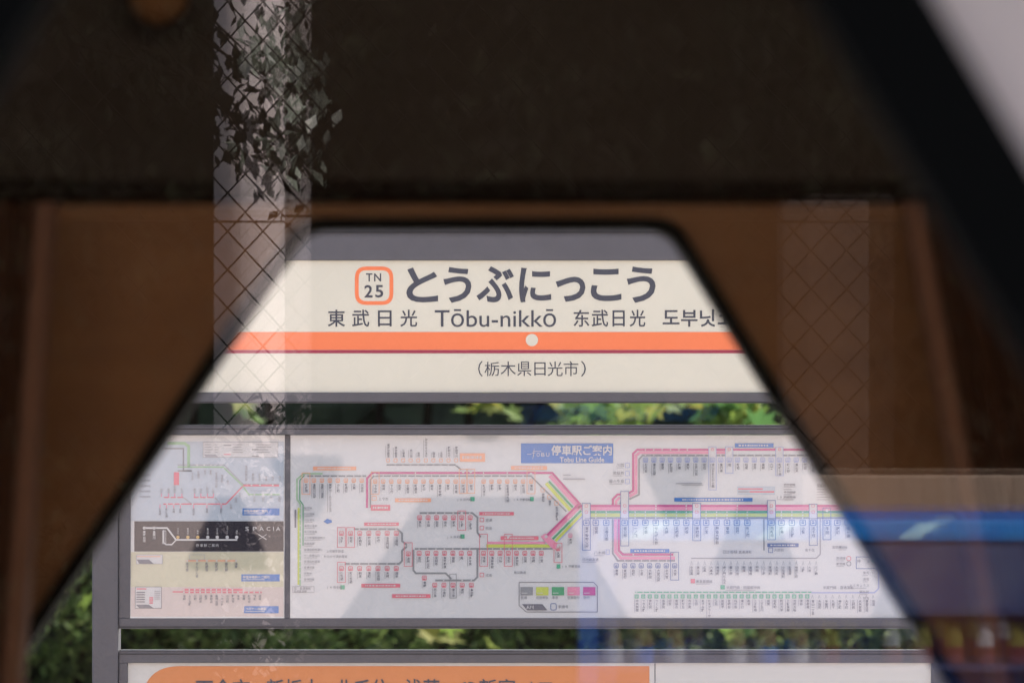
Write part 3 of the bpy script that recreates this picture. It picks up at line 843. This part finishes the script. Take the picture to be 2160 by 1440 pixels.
# outlines in (x, z)
def hexa(pts, d): return [(px(a, d), pz(b, d)) for a, b in pts]
near_in = hexa([(248, -270), (1552, -270), (2370, 1110), (2100, 1600), (-300, 1600), (-540, 1100)], NY)
far_in = hexa([(648, 487), (1408, 487), (2032, 1500), (1800, 1900), (250, 1900), (-30, 1500)], FY)
far_wall_hole = offset_poly(far_in, .017)
X0, X1 = -3.0, 3.0
def wall_ring(z0, z1): return [(X0, z0), (X1, z0), (X1, z1), (X0, z1)]
def small_tri(cx, cz, w, up=True, r=.03):
    s_ = 1 if up else -1
    return round_poly([(cx - w / 2, cz - s_ * w * .4), (cx + w / 2, cz - s_ * w * .4), (cx + w * .14, cz + s_ * w * .42), (cx - w * .14, cz + s_ * w * .42)], r)
near_out = offset_poly(near_in, .066)
# near side
rel(sheet('side_wall', wall_ring(-.75, 2.75), [round_poly(near_out, .05)] + [small_tri(x, 1.45, .8, up=False, r=.05) for x in (-2.2, 2.2)], NY - .02, NY + .03, M['white_body']))
for x in (-2.2, 2.2): rel(sheet('side_window', small_tri(x, 1.45, .79, up=False, r=.05), [], NY - .005, NY + .01, M['dark_glass']))
nf = rel(sheet('window_frame', round_poly(offset_poly(near_in, .065), .05), [round_poly(near_in, .035)], NY - .035, NY + .07, M['black_frame']))
def pane(name, ring, y, m, rz=0, rx=0, parent=None):
    me = bpy.data.meshes.new(name)
    cx = sum(p[0] for p in ring) / len(ring); cz = sum(p[1] for p in ring) / len(ring)
    me.from_pydata([(p[0] - cx, 0, p[1] - cz) for p in ring], [], [tuple(range(len(ring)))])
    o = link(name, me, m)
    o.location = (cx - CO.x, y - CO.y, cz - CO.z)
    o.rotation_euler = (rx, 0, rz)
    o.parent = parent or car
    return o
pane('window_glass', round_poly(offset_poly(near_in, .004), .035), NY, M['glass_near'])
pane('inner_window_glass', round_poly(offset_poly(near_in, .004), .035), NY + .03, M['glass_inner'], math.radians(-.18), math.radians(.05))
# far side: inner lining, seal, outer skin
rel(sheet('lining_panel', [(-.72, .35), (.76, .35), (.76, 1.708), (-.72, 1.708)], [round_poly(far_wall_hole, .05)], FY + .001, FY + .06, M['wood']))
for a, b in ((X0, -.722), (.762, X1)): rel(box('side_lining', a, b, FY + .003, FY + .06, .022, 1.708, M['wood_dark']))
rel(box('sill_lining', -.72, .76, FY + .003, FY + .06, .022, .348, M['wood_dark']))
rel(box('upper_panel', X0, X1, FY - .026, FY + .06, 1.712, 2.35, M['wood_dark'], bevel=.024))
rel(sheet('window_seal', round_poly(offset_poly(far_in, .016), .05), [round_poly(far_in, .042)], FY - .012, FY + .1, M['rubber']))
ext_holes = [round_poly(far_wall_hole, .05)]
mx0 = (px(648, FY) + px(1408, FY)) / 2
ztop = far_in[0][1]
smalls = [(mx0 - .86, ztop - .11, .30, True), (mx0 - .60, ztop + .05, .26, False), (mx0 - .02, ztop + .34, .34, False), (mx0 + .62, ztop + .05, .26, False), (mx0 + .88, ztop - .11, .30, True),
          (mx0 - 1.5, ztop - .2, .5, True), (mx0 + 1.5, ztop - .2, .5, True)]
for cx, cz, w, up in smalls: ext_holes.append(small_tri(cx, cz, w, up))
rel(sheet('outer_skin', wall_ring(-.75, 2.75), ext_holes, FY + .08, FY + .13, M['white_body']))
for cx, cz, w, up in smalls: rel(sheet('lattice_window', small_tri(cx, cz, w * .99, up), [], FY + .09, FY + .11, M['dark_glass']))
pane('far_window_glass', round_poly(offset_poly(far_in, .004), .042), FY + .07, M['glass_far'], math.radians(.3), math.radians(.4))
rel(box('carriage_floor', X0, X1, NY + .07, FY - .02, -.06, .02, M['carpet']))
rel(box('ceiling', X0, X1, NY + .07, FY - .035, 2.36, 2.40, M['ceiling']))
rel(box('underframe', X0, X1, NY + .05, FY + .05, -.6, -.08, M['black_frame']))
rb = MB()
nseg = 14
prof = [(NY - .02 + (FY + .15 - NY) * k / nseg, 2.75 + .45 * math.sin(math.pi * k / nseg) ** .7) for k in range(nseg + 1)]
n0 = 0
for x in (X0, X1):
    for y, z in prof: rb.v.append((x, y, z))
for k in range(nseg): rb.f.append((k, k + 1, nseg + 2 + k, nseg + 1 + k))
rb.f.append(tuple(range(nseg + 1))[::-1]); rb.f.append(tuple(range(nseg + 1, 2 * nseg + 2)))
rel(rb.build('roof', M['white_body'], smooth=False))
for x in (X0, X1 - .06): rel(box('end_wall', x, x + .06, NY + .075, FY - .04, .025, 2.355, M['wood_dark']))
# lamps in the carriage ceiling and the small wall lamp in view
for x in (-1.6, 0.0, 1.6):
    rel(box('ceiling_lamp', x - .35, x + .35, 4.3, 4.5, 2.345, 2.359, M['ceil_lamp']))
wl = MB()
lx, lz = px(328, 6.05), pz(-18, 6.05)
for k in range(7):
    pass
wl.tube([(lx, 6.168, lz), (lx, 6.12, lz)], .028, 14)
rel(wl.build('lamp_base', M['wood_dark']))
bmh = bmesh.new()
bmesh.ops.create_icosphere(bmh, subdivisions=2, radius=.036)
me = bpy.data.meshes.new('wall_lamp'); bmh.to_mesh(me); bmh.free()
lo = link('wall_lamp', me, M['lamp']); lo.location = (lx, 6.105, lz); rel(lo)

# ------------------------------------------------------------------ curtains
def curtain(side, label):
    # inner edge drifts outwards towards the foot
    d = 6.1
    if side < 0:
        e = [(132, 430), (60, 1440), (20, 2000)]
    else:
        e = [(1890, 430), (2075, 1440), (2110, 2000)]
    top = pz(428, d)
    root = tag(empty('curtain', (px(e[0][0], d), d, top)), label, 'curtain')
    zs = [top, pz(900, d), pz(1440, d), .55]
    def ex(z):
        t_ = (top - z) / (top - pz(1440, d))
        return px(e[0][0], d) + (px(e[1][0], d) - px(e[0][0], d)) * t_
    zlist = [top - (top - .5) * i / 16 for i in range(17)]
    v, f = [], []
    N = 300
    for z in zlist:
        for k in range(N + 1):
            a = k / N
            x = ex(z) + side * (.034 + a * .62)
            y = d + .011 * math.sin(k * math.pi / 2) * (1 + .3 * math.sin(k * 1.7)) + .006 * math.sin(k * .37 + z * 3)
            v.append((x - root.location.x, y - d, z - root.location.z))
    for j in range(16):
        for k in range(N):
            f.append((j * (N + 1) + k, j * (N + 1) + k + 1, (j + 1) * (N + 1) + k + 1, (j + 1) * (N + 1) + k))
    me = bpy.data.meshes.new('pleated_cloth'); me.from_pydata(v, [], f)
    link('pleated_cloth', me, M['curtain'], root)
    hv, hf = [], []
    for z in zlist:
        for dx, dy in ((.004, .004), (.010, -.012), (.028, -.010), (.036, .006)):
            hv.append((ex(z) + side * dx - root.location.x, dy, z - root.location.z))
    for j in range(16):
        for k in range(3): hf.append((j * 4 + k, j * 4 + k + 1, (j + 1) * 4 + k + 1, (j + 1) * 4 + k))
    me = bpy.data.meshes.new('edge_hem'); me.from_pydata(hv, [], hf)
    link('edge_hem', me, M['hem'], root)
    r = MB()
    xa, xb = sorted((ex(top), ex(top) + side * .68))
    r.tube([(xa - root.location.x, 0, .012), (xb - root.location.x, 0, .012)], .008, 8)
    r.build('curtain_rail', M['wood_dark'], root)
curtain(-1, 'brown pleated curtain hanging left of the trapezoid train window')
curtain(1, 'brown pleated curtain hanging right of the trapezoid train window, above the blue reflection')

# ------------------------------------------------------------------ unseen canopy, added to shade the near side of the train
can = tag(empty('shade_canopy', (0, 0, 0)), 'unseen grey steel canopy added over the near platform to shade the train', 'canopy')
box('roof_sheet', -14, 14, .3, 3.3, 3.6, 3.68, M['canopy'], can)
for x in (-6.5, 6.5):
    box('column', x - .09, x + .09, 1.0, 1.18, .001, 3.4, M['canopy'], can)
    box('cross_beam', x - .07, x + .07, 0.4, 3.2, 3.401, 3.598, M['canopy'], can)

# ------------------------------------------------------------------ hedge behind the sign
def in_box(n, x0, x1, y0, y1, z0, z1):
    return [(random.uniform(x0, x1), random.uniform(y0, y1), random.uniform(z0, z1)) for _ in range(n)]
hx = -2.6
hd = tag(empty('hedge', (0, 21.6, .12)), 'leafy green hedge growing behind the station sign', 'hedge')
pts = []
for _ in range(22000):
    x = random.uniform(-3.2, 3.2)
    z = random.uniform(-.1, .98 + .12 * math.sin(x * 2.2) + .08 * math.sin(x * 7))
    y = 21.1 + .35 * math.sin(x * 3.1 + z * 2.3) * math.sin(z * 4.1 - x) + random.random() ** 2 * .8
    pts.append((x, y - 21.6, z))
leaves('foliage', pts, .06, M['leaf_hedge'], hd)
pts = []
for cx, cz, n in ((px(1030, 19.8), pz(862, 19.8), 12), (px(1190, 19.8), pz(872, 19.8), 9), (px(1330, 19.8), pz(870, 19.8), 16), (px(1560, 19.8), pz(872, 19.8), 26), (px(1480, 19.8), pz(868, 19.8), 12), (px(520, 19.8), pz(870, 19.8), 5),
                  (px(980, 19.8), pz(1345, 19.8), 5), (px(1560, 19.8), pz(1340, 19.8), 5), (px(170, 19.8), pz(1262, 19.8), 2)):
    for _ in range(n): pts.append((cx + random.gauss(0, .07), random.uniform(-1.6, -1.2), cz - .12 + random.gauss(0, .028)))
leaves('bright_leaves', pts, .12, M['leaf_bright'], hd, lobed=True)
inner = MB()
for k in range(24):
    x = -3.2 + k * .28
    inner.tube([(x, .55, -.1), (x + random.uniform(-.15, .15), .5, .9), (x + random.uniform(-.3, .3), .45, 1.9)], .03, 6, .01)
inner.build('stem', M['bark'], hd)
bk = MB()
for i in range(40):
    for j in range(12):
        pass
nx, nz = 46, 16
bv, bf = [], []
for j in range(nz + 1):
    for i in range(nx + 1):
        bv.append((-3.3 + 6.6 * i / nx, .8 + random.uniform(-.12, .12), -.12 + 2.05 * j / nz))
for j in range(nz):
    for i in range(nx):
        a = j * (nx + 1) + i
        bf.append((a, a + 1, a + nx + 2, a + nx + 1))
me = bpy.data.meshes.new('hedge_backing'); me.from_pydata(bv, [], bf)  # dark sheet standing in for the shade deep in the hedge
link('hedge_backing', me, M['dark_backing'], hd)

# ------------------------------------------------------------------ behind the photographer, seen mirrored in the glass
def mir(x, y, v):
    """world point whose mirror image in the near glass stands at photo pixel (x, y), v metres away"""
    return Vector((px(x, v), 2 * NY - v, pz(y, v)))
# chain-link fence
FYY = -4.2
fence = tag(empty('chain_link_fence', (0, FYY, 0)), 'dark chain-link fence along the platform edge, mirrored in the train window', 'fence')
PW, PH = .074, .080
wm = MB()
FW, FH = 3.0, 2.75
ncol = int(2 * FW / PW)
nrow = int((FH - .1) / (PH / 2))
for c in range(ncol):
    x = -FW + c * PW
    pts = []
    for r in range(nrow + 1):
        side = 1 if (r + c) % 2 else -1
        pts.append((x + (PW / 2 if (r % 2) else 0) * (1 if c % 2 == 0 else 1), .003 * side, .06 + r * PH / 2))
    wm.tube(pts, .0025, 4)
    pts2 = [(x + (-PW / 2 if (r % 2) else 0), -.003 if (r + c) % 2 else .003, .06 + r * PH / 2) for r in range(nrow + 1)]
    wm.tube(pts2, .0025, 4)
wmo = wm.build('wire_mesh', M['wire'], fence); wmo['kind'] = 'stuff'
for x in (-3.0, -1.2, 1.5, 3.0):
    p = MB(); p.tube([(x, .03, 0), (x, .03, FH + .05)], .024, 12); p.build('fence_post', M['wire'], fence, smooth=False)
for z in (.05, pz(468, 11.2), FH):
    p = MB(); p.tube([(-3, .012, z), (3, .012, z)], .0025 if z != FH else .02, 6); p.build('top_rail' if z == FH else 'tension_wire', M['wire'], fence)
# pale concrete pole
q = mir(526, 720, 14.5)
pole = tag(empty('concrete_pole', (q.x, q.y, -1.1)), 'pale concrete pole behind the chain-link fence, mirrored as a bright vertical strip', 'utility pole')
p = MB(); p.tube([(0, 0, 0), (0, 0, 9)], .098, 24, .092); p.build('shaft', M['pole'], pole, smooth=True)
for z in (5.4, 6.0):
    p = MB(); p.tube([(0, 0, z), (0, 0, z + .05)], .118, 24); p.build('steel_band', M['rail'], pole)
q = mir(1735, 720, 16)
pier = tag(empty('brick_pier', (q.x, q.y, -1.1)), 'dim reddish pier behind the chain-link fence, mirrored beside the right curtain', 'pier')
box('shaft', -.13, .13, -.13, .13, 0, pz(425, 16) + 1.1, M['pier'], pier, .01)
0 and box('cap', -.14, .14, -.14, .14, pz(425, 16) + 1.102, pz(425, 16) + 1.13, M['pier'], pier, .01)
q2 = mir(530, 720, 13.4)
sh = tag(empty('low_shrub', (q2.x, q2.y, -1.1)), 'low dark shrub at the foot of the concrete pole behind the fence', 'shrub')
p = MB()
for k in range(5): p.tube([(0, 0, 0), (-.2 + .1 * k, .03, 1.0), (-.35 + .17 * k, .05, 2.1)], .014, 5, .004)
p.build('stem', M['bark'], sh)
pts = []
for _ in range(10000):
    a_ = random.uniform(-1, 1)
    zt = 2.42 - .35 * a_ * a_ + .05 * math.sin(a_ * 19)
    pts.append((a_ * .55, random.uniform(-.16, .2), random.uniform(.9, zt) + random.gauss(0, .03)))
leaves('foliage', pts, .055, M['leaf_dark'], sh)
# tree whose twigs hang in front of the pole
tq = mir(150, 720, 13.6)
tr = tag(empty('leafy_tree', (tq.x, tq.y, -1.1)), 'small tree with pale-backed leaves hanging in front of the concrete pole', 'tree')
def W(v): return v - Vector((tq.x, tq.y, -1.1))
p = MB(); p.tube([(-.6, 0, 0), (-.5, .02, 1.6), (-.35, 0, 2.8), (-.3, 0, 4)], .08, 10, .04); p.build('trunk', M['bark'], tr)
br = MB()
tw = []
for (x0, y0, x1, y1) in ((100, -150, 720, 60), (80, -60, 640, 230), (60, 60, 600, 320), (200, -100, 560, 150), (300, 100, 620, 420), (150, -250, 900, -20), (350, 150, 560, 300)):
    a, b = mir(x0, y0, 13.6), mir(x1, y1, 13.3 + random.random() * .5)
    mid = (a + b) / 2 + Vector((0, 0, .06))
    br.tube([W(a), W(mid), W(b)], .008, 5, .002)
    tw.append((a, mid, b))
br.build('branch', M['bark'], tr)
pts = []
for a, mid, b in tw:
    for _ in range(85):
        t_ = random.random()
        c_ = a.lerp(mid, t_ * 2) if t_ < .5 else mid.lerp(b, t_ * 2 - 1)
        pts.append(W(c_ + Vector((random.gauss(0, .035), random.gauss(0, .12), -abs(random.gauss(0, .05))))))
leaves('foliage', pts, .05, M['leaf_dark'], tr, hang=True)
pts = []
for cx, cy, n in ((560, 110, 24), (600, 150, 22), (540, 140, 16), (620, 220, 12), (590, 190, 14), (520, 330, 6), (600, 300, 12), (610, 370, 9), (560, 60, 8), (585, 260, 10)):
    for _ in range(n): pts.append(W(mir(cx + random.gauss(0, 20), cy + random.gauss(0, 20), 13.0 + random.random() * .5)))
leaves('pale_leaves', pts, .05, M['leaf_pale'], tr, hang=True)

# low blue drinks cabinets on the platform, and a timber rail behind them
CV = 8.7
def cabinet(x0, label, warm):
    """front faces the train (towards +y)"""
    w, d = .98, .5
    y = 2 * NY - CV
    root = tag(empty('drinks_cabinet', (x0 + w / 2, y, 0)), label, 'drinks cabinet', 'blue drinks cabinets on the platform')
    H = pz(1098, CV)
    zr, zl = pz(1140, CV), pz(1300, CV)      # header foot, window top
    zs, zc, zm = pz(1400, CV), pz(1312, CV), pz(1364, CV)
    box('cabinet_body', -w / 2, w / 2, -d, -.08, .06, H, M['vend_blue'], root, .008)
    for sx in (-1, 1):
        box('foot', sx * (w / 2 - .1) - .04, sx * (w / 2 - .1) + .04, -.42, -.16, 0, .059, M['black_frame'], root)
        box('side_post', min(sx * w / 2, sx * (w / 2 - .03)), max(sx * w / 2, sx * (w / 2 - .03)), -.079, 0, .06, H, M['vend_blue'], root)
    box('header', -w / 2 + .031, w / 2 - .031, -.079, .002, zr, H - .001, M['vend_header'], root, .003)
    for k in range(4):
        xx = -w / 2 + .10 + k * .225 + random.uniform(-.02, .02)
        q_ = MB(); q_.v = [(xx, .003, H - .003), (xx + .035, .003, H - .003), (xx - .0, .003, zr + .003), (xx - .035, .003, zr + .003)]; q_.f = [(0, 3, 2, 1)]
        q_.build('header_stripe', M['vend_light'], root)
    box('upper_panel', -w / 2 + .031, w / 2 - .031, -.079, -.004, zl, zr - .001, M['vend_dark'], root, .003)
    box('lower_panel', -w / 2 + .031, w / 2 - .031, -.079, -.004, .08, zs - .16, M['vend_dark'], root, .003)
    for z in (zs, zs - .16): box('shelf', -w / 2 + .031, w / 2 - .031, -.079, -.002, z - .012, z, M['vend_shelf'], root)
    n = 18
    for k in range(n):
        xx = -w / 2 + .055 + k * .0505
        u = k / n if warm else 1
        top = 'can_tan' if (warm and k < 7) else ('can_yellow' if k % 3 else 'can_white')
        low = ('vend_blue' if k % 2 else 'can_white') if (warm and k < 7) else 'can_red'
        if warm and k in (3, 8): continue
        c_ = MB(); c_.tube([(xx, -.032, zm), (xx, -.032, zc - .012), (xx, -.032, zc)], .0165, 10, .0125)
        o = c_.build('bottle', M[top], root)
        c_ = MB(); c_.tube([(xx, -.032, zs), (xx, -.032, zm)], .0175, 10); c_.build('bottle_base', M[low], root)
    return root
vx = px(1222, CV)
cabinet(vx, 'low blue drinks cabinet with tan and yellow bottles, nearer the concrete pole', True)
cabinet(vx + 1.0, 'low blue drinks cabinet with yellow and red bottles, farther from the concrete pole', False)
RV = 10.2
tb = tag(empty('timber_rail', (px(1690, RV), 2 * NY - RV, 0)), 'brown timber rail on posts above the blue drinks cabinets', 'rail')
box('rail_board', 0, 2.2, -.02, .02, pz(1104, RV), pz(1002, RV), M['board'], tb, .004)
for x in (.05, 1.1, 2.15): box('rail_post', x - .04, x + .04, -.10, -.022, 0, pz(1010, RV), M['board'], tb, .004)

# row of dark trees
def conifer(x, y, h, w, label):
    root = tag(empty('evergreen_tree', (x, y, -1.12)), label, 'tree', 'dark evergreen trees across the road')
    p = MB(); p.tube([(0, 0, 0), (.05, 0, h * .4), (0, .05, h * .95)], .2, 8, .03); p.build('trunk', M['bark'], root)
    pts = []
    for _ in range(9000):
        zz = random.random() ** 1.3
        rad = w * (1 - zz) ** .6 * (.75 + .25 * math.sin(zz * 34 + x)) * random.random() ** .35
        a = random.uniform(0, 6.283)
        pts.append((rad * math.cos(a), rad * math.sin(a), .35 + zz * (h - .3)))
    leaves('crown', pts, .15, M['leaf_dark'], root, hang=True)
    return root
tl = ['the tree behind the concrete pole', 'the second tree along from the pole', 'the tree left of the blue cabinets', 'the tree behind the blue cabinets', 'the tree behind the timber rail', 'the last tree past the timber rail', 'the outermost tree beyond the pole']
for i, (x, y, h, w) in enumerate(((-3.4, -20, 9, 2.3), (-1.2, -21.5, 10, 2.2), (.9, -19.8, 8.5, 2.0), (2.9, -21, 9.5, 2.2), (5.2, -20, 9, 2.2), (7.8, -21, 9.5, 2.4), (-6.2, -21, 10, 2.5))):
    conifer(x, y, h, w, 'dense dark evergreen, ' + tl[i])
sv, sf = [], []  # dark slope added to keep bright sky out of the tree gaps
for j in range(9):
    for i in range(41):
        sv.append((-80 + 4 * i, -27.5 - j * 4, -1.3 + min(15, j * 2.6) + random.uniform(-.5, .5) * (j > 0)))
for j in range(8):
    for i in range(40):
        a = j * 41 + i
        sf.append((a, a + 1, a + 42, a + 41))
me = bpy.data.meshes.new('backing_slope'); me.from_pydata(sv, [], sf)
slope = link('backing_slope', me, M['soil_dark'])
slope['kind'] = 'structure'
wood_pts = []
for _ in range(24000):
    wood_pts.append((random.uniform(-14, 14), random.uniform(-27, -24), -1.1 + random.random() * (8 + 2 * math.sin(random.random() * 6))))
far = leaves('far_woodland', wood_pts, .32, M['leaf_dark'], None, hang=True)
tag(far, 'dark mass of woodland beyond the road', 'woodland', kind='stuff')
